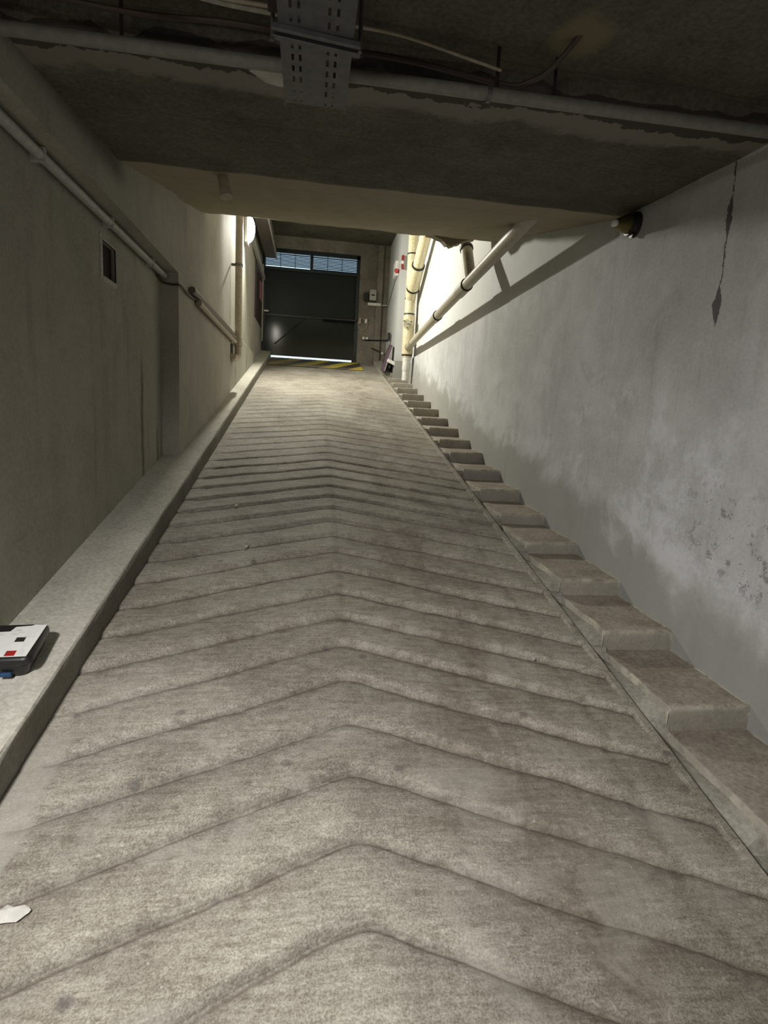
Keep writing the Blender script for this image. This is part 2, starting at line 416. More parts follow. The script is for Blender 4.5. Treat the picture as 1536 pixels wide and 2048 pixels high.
# ------------------------------------------------------------------ kerb along the left wall
def kerb():
    mb = MB(); ys = [-.6+.12*i for i in range(108)]; ys = [y for y in ys if y < 12.25]+[12.25]
    sec = [(-.861, -.10), (-.860, .10), (-.862, .121), (-.868, .130), (-.96, .132), (-1.16, .134)]
    for y in ys:
        for i, (x, z) in enumerate(sec):
            wob = .006*nz(y, i, 0, 3)+.004*nz(y, i, 5, 11)
            mb.v.append((x+(wob if i < 4 else 0), y, RAMP*max(y, 0)+z+.5*wob))
    n = len(sec)
    mb.f = [(j*n+i, j*n+i+1, (j+1)*n+i+1, (j+1)*n+i) for j in range(len(ys)-1) for i in range(n-1)]
    e = len(ys)-1
    mb.f += [tuple(e*n+i for i in range(n)), tuple(reversed(range(n)))]
    dirt_shade = [(.95, .9, .55, .05, 0, .1)[i % n]*(.85+.3*nz(i, 0, 0, .37)) for i in range(len(mb.v))]  # painted shade and tyre rub darken the riser face
    build('trim_1', mb, 'kerb', smooth=False, attr=('dirt_shade', dirt_shade), kind='structure')
kerb()

# ------------------------------------------------------------------ stairs on the right
STEP_Y = [-.30, .26, .79, 1.32, 1.85, 2.36, 2.86, 3.39, 3.94, 4.48, 5.02, 5.59, 6.09, 6.64, 7.18, 7.76, 8.30, 8.86, 9.41, 9.93, 10.45, 10.98]
def top_z(i): 
    y = STEP_Y[i]; return RAMP*y+(.048 if y < 3 else max(0., .048-(y-3)*.06))
def stairs():
    st = thing('staircase', 'narrow concrete stair with worn edges beside the ramp along the right wall', 'stairs', (1.6, STEP_Y[1], RAMP*STEP_Y[1]))
    st2 = []
    for i in range(1, len(STEP_Y)-1):
        y0, y1 = STEP_Y[i], STEP_Y[i+1]; z = top_z(i); zb = top_z(i-1)-.15
        zt = z+.018
        mb = MB(); chip = []
        nx, ny = 12, 10
        def jit(x, y, zz, e): return (x, y, zz)
        # grid over: riser (3 rows) + nosing + tread
        rows = [(y0, zb, 0), (y0, z-.06, 0), (y0-.002, z-.02, .15), (y0, z-.006, .9), (y0+.008, z, .75), (y0+.03, z+.001, .1)]
        rows += [(y0+.03+(y1-y0-.03)*k/ny, z+(zt-z)*k/ny, 0) for k in range(1, ny+1)]
        xsn = [1.428, 1.432]+[1.445+(1.770-1.445)*k/nx for k in range(nx+1)]+[1.776, 1.786]
        for (y, zz, c) in rows:
            for q, x in enumerate(xsn):
                wx = .012*nz(y, i*3.1, 0, 7)+.006*nz(y, i, 4, 19) if q < 2 else 0
                wy = .007*nz(x, i*2.2, 0, 6) if y < y0+.02 else 0
                dz = .003*nz(x, y, i, 9)
                if q == 0: dz -= .010+.006*abs(nz(y, i, 8, 14))
                mb.v.append((x+wx, y+wy, zz+dz))
                ce = c*(.5+.8*abs(nz(x, i, 3, 8)))
                if q in (0, 1) and zz > z-.03: ce = max(ce, .25+.9*nz(y, i, 6, 5))
                if q >= nx+3 and zz > z-.03: ce = .95
                chip.append(max(0, min(1, ce)))
        W = len(xsn)
        mb.f += [(a*W+b, a*W+b+1, (a+1)*W+b+1, (a+1)*W+b) for a in range(len(rows)-1) for b in range(W-1)]
        # side wall of the step going down to the gutter
        k = len(mb.v)
        side = list(range(3, len(rows)))
        for a in side:
            v = mb.v[a*W]; mb.v.append((v[0]-.012, v[1], min(RAMP*v[1]-.22, v[2]-.14))); chip.append(0)
        mb.f += [(a*W, (a+1)*W, k+j+1, k+j) for j, a in enumerate(side[:-1])]
        build('step', mb, 'step', st, smooth=True, attr=('chip', chip))
    # gutter fill between ridge and treads
    g = MB(); ys = [-.3+.025*i for i in range(464)]
    def prof(y):
        i = max(k for k in range(len(STEP_Y)) if STEP_Y[k] <= y+1e-6)
        return top_z(i)
    for y in ys:
        t = .5*prof(y-.02)+.5*prof(y+.02) if y > -.25 else prof(y); R0 = RAMP*y
        low = min(R0-.028, .45*(R0-.02)+.55*(t-.02))
        for x, z in ((1.328, R0+.006), (1.340, R0-.010+.003*nz(y, 7, 0, 5)), (1.366, low+.006*nz(y, 1, 0, 6)), (1.392, .5*low+.5*(t-.022)+.007*nz(y, 2, 0, 8)), (1.436, t-.020)):
            g.v.append((x, y, z))
    g.f = [(j*5+i, j*5+i+1, (j+1)*5+i+1, (j+1)*5+i) for j in range(len(ys)-1) for i in range(4)]
    build('gutter', g, 'riser_fill', st, smooth=True)
    build('solid_base', MB().prism([(-.3, -.6), (-.3, -.26), (12.3, RAMP*12.3-.20), (12.3, 1.6)], 'x', 1.34, 1.785), 'riser_fill', st)
    # top landing running up to the pier
    l = MB().prism([(10.98, RAMP*10.98-.3), (10.98, RAMP*10.98+.02), (12.3, RAMP*12.3+.09), (12.3, 2.3)], 'x', 1.30, 1.79)
    build('landing', l, 'riser_fill', st, bevel=.02)
stairs()

# ------------------------------------------------------------------ walls
def struct(name, mb, mat, parent=None, **k):
    return build(name, mb, mat, parent, kind='structure', **k) if not parent else build(name, mb, mat, parent, **k)
wl = MB()
# near lower wall (set back) with a square hole
hy0, hy1, hz0, hz1 = 3.38, 3.60, 2.205, 2.39
wl.box(-1.45, -1.15, -.6, hy0, -.4, 2.52).box(-1.45, -1.15, hy1, 4.6, -.4, 2.52)
wl.box(-1.45, -1.15, hy0, hy1, -.4, hz0).box(-1.45, -1.15, hy0, hy1, hz1, 2.52)
wl.box(-1.45, -1.02, -.6, 4.6, 2.52, 3.3)                        # overhanging beam above the conduit
wl.box(-1.45, -1.02, 4.6, 10.3, -.4, 2.55)                       # thick lower wall
wl.prism([(-1.45, 2.55), (-1.02, 2.55), (-1.065, 2.60), (-1.065, 5.4), (-1.45, 5.4)], 'y', 4.6, 10.3)
wl.box(-1.45, -1.08, 10.3, 12.5, -.4, 5.4)
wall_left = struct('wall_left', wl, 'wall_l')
# a shallow niche: rough rim and a black back painting in the hole's shade
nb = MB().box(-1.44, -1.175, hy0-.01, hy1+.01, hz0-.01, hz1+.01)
build('niche_shade_back', nb, 'dark', wall_left)
rim = MB()
for (a, b, c, d) in ((hy0-.03, hy0, hz0-.03, hz1+.03), (hy1, hy1+.008, hz0-.02, hz1+.02), (hy0, hy1, hz0-.03, hz0), (hy0, hy1, hz1, hz1+.012)):
    rim.box(-1.16, -1.143, a, b, c, d)
build('niche_rim', rim, 'kerb', wall_left, bevel=.004)

wr = MB()
wr.box(1.78, 2.1, -.6, 3.30, -.4, 3.3)
wr.box(1.78, 2.1, 3.30, 10.75, -.4, 2.64)
wr.prism([(1.79, 2.60), (1.805, 2.64), (1.805, 5.4), (2.1, 5.4), (2.1, 2.60)], 'y', 3.30, 10.75)
wr.box(1.56, 2.1, 10.75, 12.5, 1.9, 5.4)
wall_right = struct('wall_right', wr, 'wall_r')

wb = MB()
wb.box(.94, 1.60, 12.28, 12.6, 2.2, 5.4)          # pier right of the gate
wb.box(-1.15, .94, 12.28, 12.6, 4.88, 5.4)        # header
wb.box(-1.15, -1.07, 12.28, 12.6, 2.2, 4.9)
wb.box(1.30, 1.42, 12.22, 12.30, 2.6, 5.1)        # shallow rib in the render
wall_back = struct('wall_back', wb, 'pier')
build('sill', MB().box(-1.2, 1.6, 12.3, 12.62, 2.2, 2.695), 'pier', wall_back)

# garage bay behind the camera: closes the room
wf = MB().box(-3.4, 3.4, -4.2, -4.0, -.2, 3.0)
struct('wall_front', wf, 'wall_r')
build('bay_side', MB().box(-3.4, -3.2, -4, -.6, -.2, 3.0).box(-3.4, -1.45, -.62, -.5, -.2, 3.0), 'wall_l', wall_left)
build('bay_side', MB().box(3.2, 3.4, -4, -.6, -.2, 3.0).box(2.1, 3.4, -.62, -.5, -.2, 3.0), 'wall_r', wall_right)

# ------------------------------------------------------------------ ceiling
def ceiling():
    # profile in (y,z), subdivided so that the concrete edge can be uneven
    prof = [(-4.0, 2.765), (2.145, 2.765), (2.165, 2.69), (2.19, 2.676), (2.45, 2.69), (3.25, 2.748), (3.29, 2.757), (5.86, 3.358), (5.90, 3.375), (5.93, 3.45), (6.0, 5.12), (12.3, 5.12)]
    fine = []
    for a, b in zip(prof[:-1], prof[1:]):
        n = max(1, int(math.dist(a, b)/.12)) if a[0] > 1.4 and b[0] < 6 else 1
        fine += [(a[0]+(b[0]-a[0])*t/n, a[1]+(b[1]-a[1])*t/n) for t in range(n)]
    fine.append(prof[-1])
    mb = MB(); xs = [-1.2+3.2*i/64 for i in range(65)]
    for (y, z) in fine:
        amp = 1 if 1.4 < y < 5.95 else 0
        e = 1.9 if abs(y-2.165) < .04 or abs(y-5.9) < .05 else 1
        for x in xs:
            mb.v.append((x, y+amp*e*.010*nz(x, z, 0, 7), z+amp*e*(.006*nz(x, y, 4, 4)+.003*nz(x, y, 8, 13))))
    n = len(xs)
    mb.f = [(j*n+i, j*n+i+1, (j+1)*n+i+1, (j+1)*n+i) for j in range(len(fine)-1) for i in range(n-1)]
    # slab body above
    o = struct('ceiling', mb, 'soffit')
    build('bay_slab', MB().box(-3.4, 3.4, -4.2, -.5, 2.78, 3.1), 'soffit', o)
    build('upper_slab', MB().box(-1.4, 2.1, -.5, 12.5, 5.14, 5.4), 'soffit', o)
    # broken concrete lip next to the elbow
    lip = MB(); top = [(1.10+.5*k/24, 3.42) for k in range(25)]
    bot = [(1.60-.5*k/24, 3.375-.085*math.exp(-(((1.60-.5*k/24)-1.36)/.13)**2)*(1+.35*nz(k, 3, 0, .9))) for k in range(25)]
    lip.prism(top+bot, 'y', 5.86, 5.95)
    build('broken_lip', lip, 'soffit', o)
    return o
ceil = ceiling()

# ------------------------------------------------------------------ gate
def gate():
    d = struct('door_1', MB().box(-1.05, .93, 12.37, 12.40, 3.57, 4.50), 'gate')
    build('lower_panel', MB().prism([(12.29, 2.745), (12.315, 2.745), (12.395, 3.57), (12.37, 3.57)], 'x', -1.03, .91), 'gate_low', d)
    d['label'] = 'dark glossy metal garage gate with louvred lights at the top of the ramp'
    fr = MB().box(-1.07, -1.01, 12.30, 12.42, 2.75, 4.86).box(.87, .94, 12.30, 12.42, 2.70, 4.86).box(-1.07, .94, 12.30, 12.42, 4.80, 4.87)
    build('gate_frame', fr, 'gate_frame', d)
    build('gate_rail', MB().box(-1.01, .87, 12.31, 12.41, 4.46, 4.52), 'gate_frame', d)
    build('gate_mullion', MB().box(-.10, -.04, 12.31, 12.41, 4.52, 4.80), 'gate_frame', d)
    build('mid_rail', MB().box(-1.03, .91, 12.345, 12.375, 3.555, 3.585), 'gate_frame', d)
    build('diagonal_brace', MB().tube([(-.80, 12.303, 2.98), (-.15, 12.352, 3.55)], .010, 8), 'gate_frame', d)
    for (a, b, bz) in ((-1.01, -.10, 4.545), (-.04, .87, 4.525)):
        lv = MB(); n = 9
        for i in range(n):
            z = bz+(4.79-bz)*(i+.5)/n; h = (4.79-bz)/n
            lv.obox(((a+b)/2, 12.36, z), ((b-a)/2, 0, 0), (0, .008, h*.46), (0, .002, -.0005))
        build('louvre', lv, 'louvre', d, kind='stuff')
        for t in (.33, .66):
            build('louvre_stile', MB().box(a+(b-a)*t-.006, a+(b-a)*t+.006, 12.375, 12.385, 4.52, 4.80), 'gate_frame', d)
    build('rubber_seal', MB().box(-1.03, -.97, 12.33, 12.38, 2.69, 2.78).box(.84, .92, 12.33, 12.38, 2.69, 2.77), 'gasket', d)
    h = build('handle', MB().box(-1.03, -.93, 12.28, 12.34, 3.615, 3.65), 'white', d, bevel=.01)
gate()
def gate_operator():
    o = thing('gate_opener_arm', 'black gate opener arm lying across the middle of the dark gate', 'gate opener', (.6, 12.25, 3.55))
    build('arm', MB().box(.20, .92, 12.24, 12.30, 3.545, 3.585), 'black', o, bevel=.008)
    build('bracket', MB().box(.945, 1.00, 12.22, 12.278, 3.50, 3.63), 'conduit_beige', o, bevel=.01)
gate_operator()

# long grey box duct hanging under the upper ceiling, left of the gate
o = thing('box_duct', 'brown grey box duct running under the high ceiling towards the gate', 'duct', (-.85, 11.4, 5.12))
build('duct_body', MB().box(-1.0, -.78, 9.5, 12.15, 4.63, 4.86), 'brownmetal', o, bevel=.008)
build('edge_angle', MB().box(-.785, -.765, 9.5, 12.15, 4.615, 4.65), 'conduit', o)
for y in (10.6, 11.6):
    build('hanger', MB().box(-.90, -.88, y, y+.02, 4.85, 5.13), 'steel', o)

# ------------------------------------------------------------------ left side services
LP = (-1.115, 2.485)
o = thing('wall_conduit', 'long grey conduit running level along the left wall under the overhang', 'conduit', (LP[0], 2.2, LP[1]))
build('conduit_run', MB().tube([(LP[0], -.5, LP[1]), (LP[0], 4.58, LP[1])], .022, 12), 'conduit', o, smooth=True)
for y in (2.6, 3.4, 4.2):
    build('clip', MB().box(-1.152, -1.092, y, y+.02, 2.455, 2.515), 'conduit', o, bevel=.004)
o = thing('wall_cable', 'thin dark cable looping around the left pilaster onto the far wall', 'cable', (-1.0, 4.6, 2.4))
build('cable_run', MB().tube(curve([(-1.13, 4.45, 2.46), (-1.13, 4.58, 2.44), (-1.06, 4.585, 2.43), (-1.005, 4.60, 2.43), (-1.005, 4.9, 2.42), (-1.0, 5.2, 2.44)]), .008, 8), 'cable_b', o, smooth=True)
o = thing('long_wall_pipe', 'grey pipe continuing along the left wall behind the pilaster to the downpipe', 'pipe', (-.99, 6.2, 2.46))
build('pipe_run', MB().tube([(-.985, 5.2, 2.42), (-.985, 7.55, 2.40)], .026, 12), 'conduit_beige', o, smooth=True)
build('cable_duct', MB().tube([(-.990, 4.95, 2.475), (-.990, 7.55, 2.455)], .028, 12), 'brownmetal', o, smooth=True)
o = thing('downpipe', 'beige vertical downpipe on the left wall before the lit corner', 'downpipe', (-.97, 7.7, 2.2))
build('pipe_body', MB().tube([(-.965, 7.7, 2.26), (-.965, 7.7, 5.1)], .045, 16), 'conduit_beige', o, smooth=True)
build('shoe', MB().tube(curve([(-.965, 7.7, 2.34), (-.965, 7.7, 2.24), (-.985, 7.55, 2.19), (-.99, 7.38, 2.20)]), .042, 14), 'conduit_beige', o, smooth=True)
build('socket', MB().tube([(-.965, 7.7, 2.36), (-.965, 7.7, 2.46)], .054, 16), 'conduit_beige', o, smooth=True)
for z in (3.35, 4.2):
    build('clamp', MB().tube([(-.965, 7.7, z), (-.965, 7.7, z+.03)], .052, 16).box(-1.06, -.99, 7.69, 7.71, z, z+.03), 'steel', o, smooth=True)
build('drip_valve', MB().tube([(-1.0, 7.42, 2.36), (-1.0, 7.42, 2.22)], .018, 10).tube([(-1.02, 7.42, 2.21), (-.96, 7.42, 2.21)], .026, 10), 'steel', o, smooth=True)

# wall lamp far, lit
o = thing('bulkhead_lamp', 'lit bulkhead lamp high on the left wall, glaring just past the ceiling drop', 'lamp', (-1.06, 9.2, 4.26))
build('back_plate', MB().box(-1.064, -1.02, 9.06, 9.36, 4.04, 4.50), 'white', o, bevel=.01)
dm = MB(); n = 14; k0 = len(dm.v)
for a in range(7):
    t = a/6*math.pi/2
    for b in range(n):
        ph = 2*math.pi*b/n
        dm.v.append((-1.02+.10*math.sin(t), 9.2+.12*math.cos(t)*math.cos(ph), 4.26+.20*math.cos(t)*math.sin(ph)))
dm.f = [(a*n+b, a*n+(b+1) % n, (a+1)*n+(b+1) % n, (a+1)*n+b) for a in range(6) for b in range(n)]
build('diffuser', dm, 'lamp', o, smooth=True)

# cable trunking above the dark board, running towards the gate
o = thing('cable_trunking', 'pale cable trunking high on the left wall leading down to the gate', 'trunking', (-1.04, 10.2, 4.35))
build('trunking_body', MB().obox((-1.035, 10.9, 4.31), (.028, 0, 0), (0, 1.35, -.06), (0, .0, .038)), 'conduit', o, bevel=.006)
o = thing('wall_board', 'dark maroon board with a pale pink strip on the left wall by the gate', 'board', (-1.08, 11.6, 3.3))
build('board', MB().prism([(10.92, 3.28), (12.2, 3.28), (12.2, 4.18), (10.92, 4.26)], 'x', -1.08, -1.05), 'panel', o, bevel=.005)
build('pink_strip', MB().prism([(11.55, 3.72), (12.02, 3.74), (12.02, 4.10), (11.55, 4.06)], 'x', -1.05, -1.043), 'pink', o)
build('frame_bar', MB().box(-1.05, -1.03, 12.12, 12.19, 3.0, 4.5), 'conduit', o)

# short pipe stub poking through the sloping soffit
o = thing('pipe_stub', 'short cream pipe stub sticking out of the sloping ceiling on the left', 'pipe', (-.42, 3.5, 2.8))
build('stub', MB().tube([(-.530, 3.40, 2.84), (-.492, 3.36, 2.665)], .030, 14), 'conduit_beige', o, smooth=True)
build('stub_collar', MB().tube([(-.497, 3.365, 2.69), (-.491, 3.36, 2.66)], .034, 14), 'pipe_grey', o, smooth=True)

# ------------------------------------------------------------------ right side: soil stack and drain
def ring(mb, a, d, r, w=.02):
    a = Vector(a); d = Vector(d).normalized(); return mb.tube([a-d*w/2, a+d*w/2], r, 18)
sx, sy = 1.655, 10.0
o = thing('soil_stack', 'cream vertical soil stack on the right wall with an angled branch at the top', 'pipe', (sx, sy, 2.35))
build('stack_pipe', MB().tube([(sx, sy, 2.62), (sx, sy, 5.1)], .085, 18), 'pipe', o, smooth=True)
build('foot', MB().tube(curve([(sx, sy, 2.70), (sx, sy, 2.58), (sx+.0, sy+.03, 2.40), (sx+.0, sy+.05, 2.24)]), [.078]*8+[.07]*8+[.06]*9, 16), 'white', o, smooth=True)
bd = (Vector((1.655, 9.0, 4.25))-Vector((sx, sy, 3.62)))
b0 = Vector((sx, sy, 3.62)); b1 = b0+bd*2.1
build('branch_pipe', MB().tube([b0, b1], .088, 18), 'pipe', o, smooth=True)
build('branch_socket', MB().tube([b0+bd*.22, b0+bd*.62], .104, 18), 'pipe', o, smooth=True)
g_ = ring(MB(), b0+bd*.62, bd, .108, .03); build('gasket', g_, 'gasket', o, smooth=True)
build('gasket', ring(MB(), b0+bd*.2, bd, .108, .03), 'gasket', o, smooth=True)
for z, m in ((3.62, 'gasket'), (3.36, 'gasket'), (4.35, 'gasket'), (2.66, 'gasket')):
    build('gasket', ring(MB(), (sx, sy, z), (0, 0, 1), .092, .022), m, o, smooth=True)
build('lower_socket', MB().tube([(sx, sy, 2.68), (sx, sy, 3.34)], .098, 18), 'pipe', o, smooth=True)
c = build('cleanout', MB().tube([(sx-.03, sy-.08, 3.18), (sx-.05, sy-.16, 3.18)], .082, 20), 'pipe', o, smooth=True)
build('cleanout_cap', MB().tube([(sx-.05, sy-.155, 3.18), (sx-.053, sy-.175, 3.18)], .062, 20).box(sx-.075, sy*0+sx-.03, sy-.20, sy-.17, 3.17, 3.19), 'pipe_grey', o, smooth=True)
for k in range(3):
    t = 2*math.pi*k/3+.5
    build('bolt', MB().tube([(sx-.05+.07*math.cos(t), sy-.17, 3.18+.07*math.sin(t)), (sx-.05+.07*math.cos(t), sy-.185, 3.18+.07*math.sin(t))], .010, 8), 'gasket', c)

p0 = Vector((sx-.01, 9.75, 2.80)); p1 = Vector((1.45, 3.77, 2.94))
o = thing('drain_pipe', 'long cream drain pipe sloping along the right wall into the low ceiling', 'pipe', p1)
dd = (p1-p0)
build('pipe_run', MB().tube([p0, p1], .053, 18), 'pipe_grey', o, smooth=True)
for y, nm in ((7.25, 'coupling'), (5.75, 'coupling')):
    q = p0+dd*((9.75-y)/(9.75-3.77)); un = dd.normalized()
    cc = build(nm, MB().tube([q+un*.02, q-un*(.16 if y > 6 else .30)], .062, 18), 'pipe_grey', o, smooth=True)
    build('coupling_gasket', ring(MB(), q+un*.03, un, .065, .02), 'gasket', cc, smooth=True)
build('stack_inlet', MB().tube([p0-dd.normalized()*.15, p0+dd.normalized()*.35], .066, 18), 'pipe_grey', o, smooth=True)
o = thing('elbow_pipe', 'dirty cream elbow pipe dropping from the ceiling edge into the drain pipe', 'pipe', (1.6, 6.1, 3.0))
build('elbow', MB().tube(curve([(1.27, 6.35, 3.60), (1.42, 6.30, 3.57), (1.53, 6.2, 3.49), (1.575, 6.1, 3.36), (1.575, 5.98, 3.20), (1.545, 5.72, 2.93)]), .062, 16), 'pipe_grey', o, smooth=True)
build('elbow_gasket', ring(MB(), (1.577, 6.08, 3.34), (.02, -.12, -.18), .072, .03), 'gasket', o, smooth=True)

# brass bell lamp near the ceiling
o = thing('bell_lamp', 'unlit brass bell-shaped lamp on a black rose high on the right wall', 'lamp', (1.78, 3.17, 2.67))
build('rose', MB().tube([(1.785, 3.14, 2.665), (1.735, 3.14, 2.665)], [.068, .060], 20), 'black', o, smooth=True)
build('bell', MB().tube([(1.735, 3.14, 2.665), (1.715, 3.13, 2.66), (1.68, 3.12, 2.655), (1.645, 3.11, 2.650)], [.052, .050, .036, .024], 20), 'brass', o, smooth=True)
build('bulb', MB().tube([(1.648, 3.11, 2.650), (1.632, 3.105, 2.648), (1.622, 3.10, 2.647)], [.018, .020, .010], 12), 'glass', o, smooth=True)
build('rose_knob', MB().tube([(1.765, 3.12, 2.605), (1.745, 3.12, 2.602)], .018, 12), 'black', o, smooth=True)

# ------------------------------------------------------------------ overhead pipe and cable runs across the ceiling
o = thing('ceiling_pipe', 'pale grey pipe running across the ceiling in front of the concrete drop', 'pipe', (.3, 2.05, 2.62))
build('pipe_run', MB().tube([(-1.02, 2.055, 2.622), (1.78, 2.035, 2.618)], .0205, 12), 'ceil_pipe', o, smooth=True)
for x in (.594, .80, -.62):
    h = MB().tube([(x, 2.045, 2.62), (x, 2.045, 2.765)], .006, 8)
    build('hanger', h, 'gasket', o); 
build('clip', MB().tube([(.56, 2.045, 2.62), (.575, 2.045, 2.62)], .025, 12), 'steel', o)
def cable(name, label, pts, r, mat):
    b = pts[len(pts)//2]
    return build(name, MB().tube(curve(pts), r, 8), mat, base=b, smooth=True, label=label, category='cable')
cable('brown_cable', 'dark brown cable strung above the ceiling pipe, left of the tray', [(-1.02, 2.02, 2.72), (-.6, 2.03, 2.70), (-.3, 2.02, 2.705), (-.05, 2.04, 2.71)], .009, 'cable_b')
cable('black_cable', 'thick black cable sagging right of the tray up to the yellow ceiling patch', [(.02, 2.06, 2.70), (.3, 2.07, 2.70), (.62, 2.06, 2.665), (.70, 2.03, 2.665), (.76, 1.99, 2.69), (.83, 1.93, 2.768)], .009, 'cable_b')
cable('old_cable', 'thin old cable lying along the ceiling right of the tray', [(.02, 2.0, 2.735), (.25, 2.01, 2.735), (.5, 2.02, 2.70), (.60, 2.025, 2.685)], .005, 'conduit_beige')
cable('dusty_cable', 'dusty cable beside the dark brown one over the ceiling pipe, left', [(-1.02, 1.98, 2.745), (-.5, 1.97, 2.74), (-.05, 1.98, 2.74)], .006, 'conduit_beige')
cable('white_cable', 'white cable hanging from the left into the perforated tray', [(-1.02, 1.72, 2.70), (-.62, 1.80, 2.68), (-.45, 1.83, 2.66), (-.3, 1.84, 2.645), (-.12, 1.845, 2.64), (.0, 1.85, 2.64)], .0065, 'cable_w')
cable('white_cable', 'thin white cable crossing over the lower one towards the tray', [(-.75, 1.69, 2.72), (-.52, 1.76, 2.675), (-.36, 1.80, 2.65), (-.22, 1.77, 2.66), (-.10, 1.72, 2.70)], .0045, 'cable_w')
cable('white_cable', 'thin white cable curving up at the top of the photo left of the tray', [(-.62, 1.70, 2.70), (-.42, 1.79, 2.655), (-.26, 1.775, 2.66), (-.13, 1.73, 2.69)], .0035, 'cable_w')

def tray():
    o = thing('cable_tray', 'perforated grey steel cable tray hanging under the ceiling at the top of the photo', 'cable tray', (-.02, 2.0, 2.6))
    x0, x1, y0, y1, z = -.118, .085, .6, 2.17, 2.56
    colsx = [x0, x0+.028, x0+.036, x0+.050, x0+.058, x0+.098, x0+.106, x0+.132, x0+.140, x0+.155, x0+.163, x1]
    holes = {1: 0, 3: .5, 7: 0, 9: .5}; holes = {1: 0, 3: .0, 7: .5, 9: .5}
    mb = MB(); p = .055; y = y0; n = int((y1-y0)/p)
    for j in range(n):
        ya = y0+j*p
        for i in range(len(colsx)-1):
            if i in holes:
                off = .3*p*holes[i]*2
                mb.box(colsx[i], colsx[i+1], ya, ya+.008+off*.5, z, z+.003)
                mb.box(colsx[i], colsx[i+1], ya+.008+off*.5+.030, ya+p, z, z+.003)
            else:
                mb.box(colsx[i], colsx[i+1], ya, ya+p, z, z+.003)
    build('tray_floor', mb, 'steel', o)
    build('tray_side', MB().box(x0-.003, x0, y0, y1, z, z+.055), 'steel', o)
    build('tray_side', MB().box(x1, x1+.003, y0, y1, z, z+.055), 'steel', o)
    for yy in (1.76, 1.79):
        pass
    ch = MB().obox((-.015, 1.80, z-.008), (.125, .012, -.002), (0, .010, 0), (0, 0, .008)).obox((-.015, 1.765, z-.008), (.125, .012, -.002), (0, .006, 0), (0, 0, .008))
    build('strut', ch, 'steel', o, bevel=.002)
    for x in (-.14, .108):
        build('hanger_rod', MB().tube([(x, 1.79, z-.02), (x, 1.79, 2.77)], .006, 8), 'steel', o)
    build('red_tag', MB().box(-.150, -.125, 1.74, 1.76, z+.03, z+.09), 'panel', o)
    for (x, r) in ((-.03, .016), (.02, .018), (.06, .015)):
        build('bundled_cable', MB().tube([(x, .6, z+.02), (x, 2.1, z+.02)], r, 8), 'cable_b', o, smooth=True)
tray()
def flake():
    mb = MB(); n = 8
    out = [(-.245, 2.16), (-.20, 2.125), (-.17, 2.15), (-.135, 2.12), (-.118, 2.155), (-.118, 2.235), (-.145, 2.235), (-.19, 2.215)]
    for dz in (0, .006):
        for (x, y) in out: mb.v.append((x, y, 2.652+dz+.012*nz(x, y, 2, 12)))
    mb.f = [tuple(range(n)), tuple(range(2*n-1, n-1, -1))]+[(i, (i+1) % n, (i+1) % n+n, i+n) for i in range(n)]
    build('plaster_flake', mb, 'plaster', base=(-.18, 2.18, 2.655), label='jagged white plaster flake hanging at the ceiling edge beside the tray', category='flake')
flake()

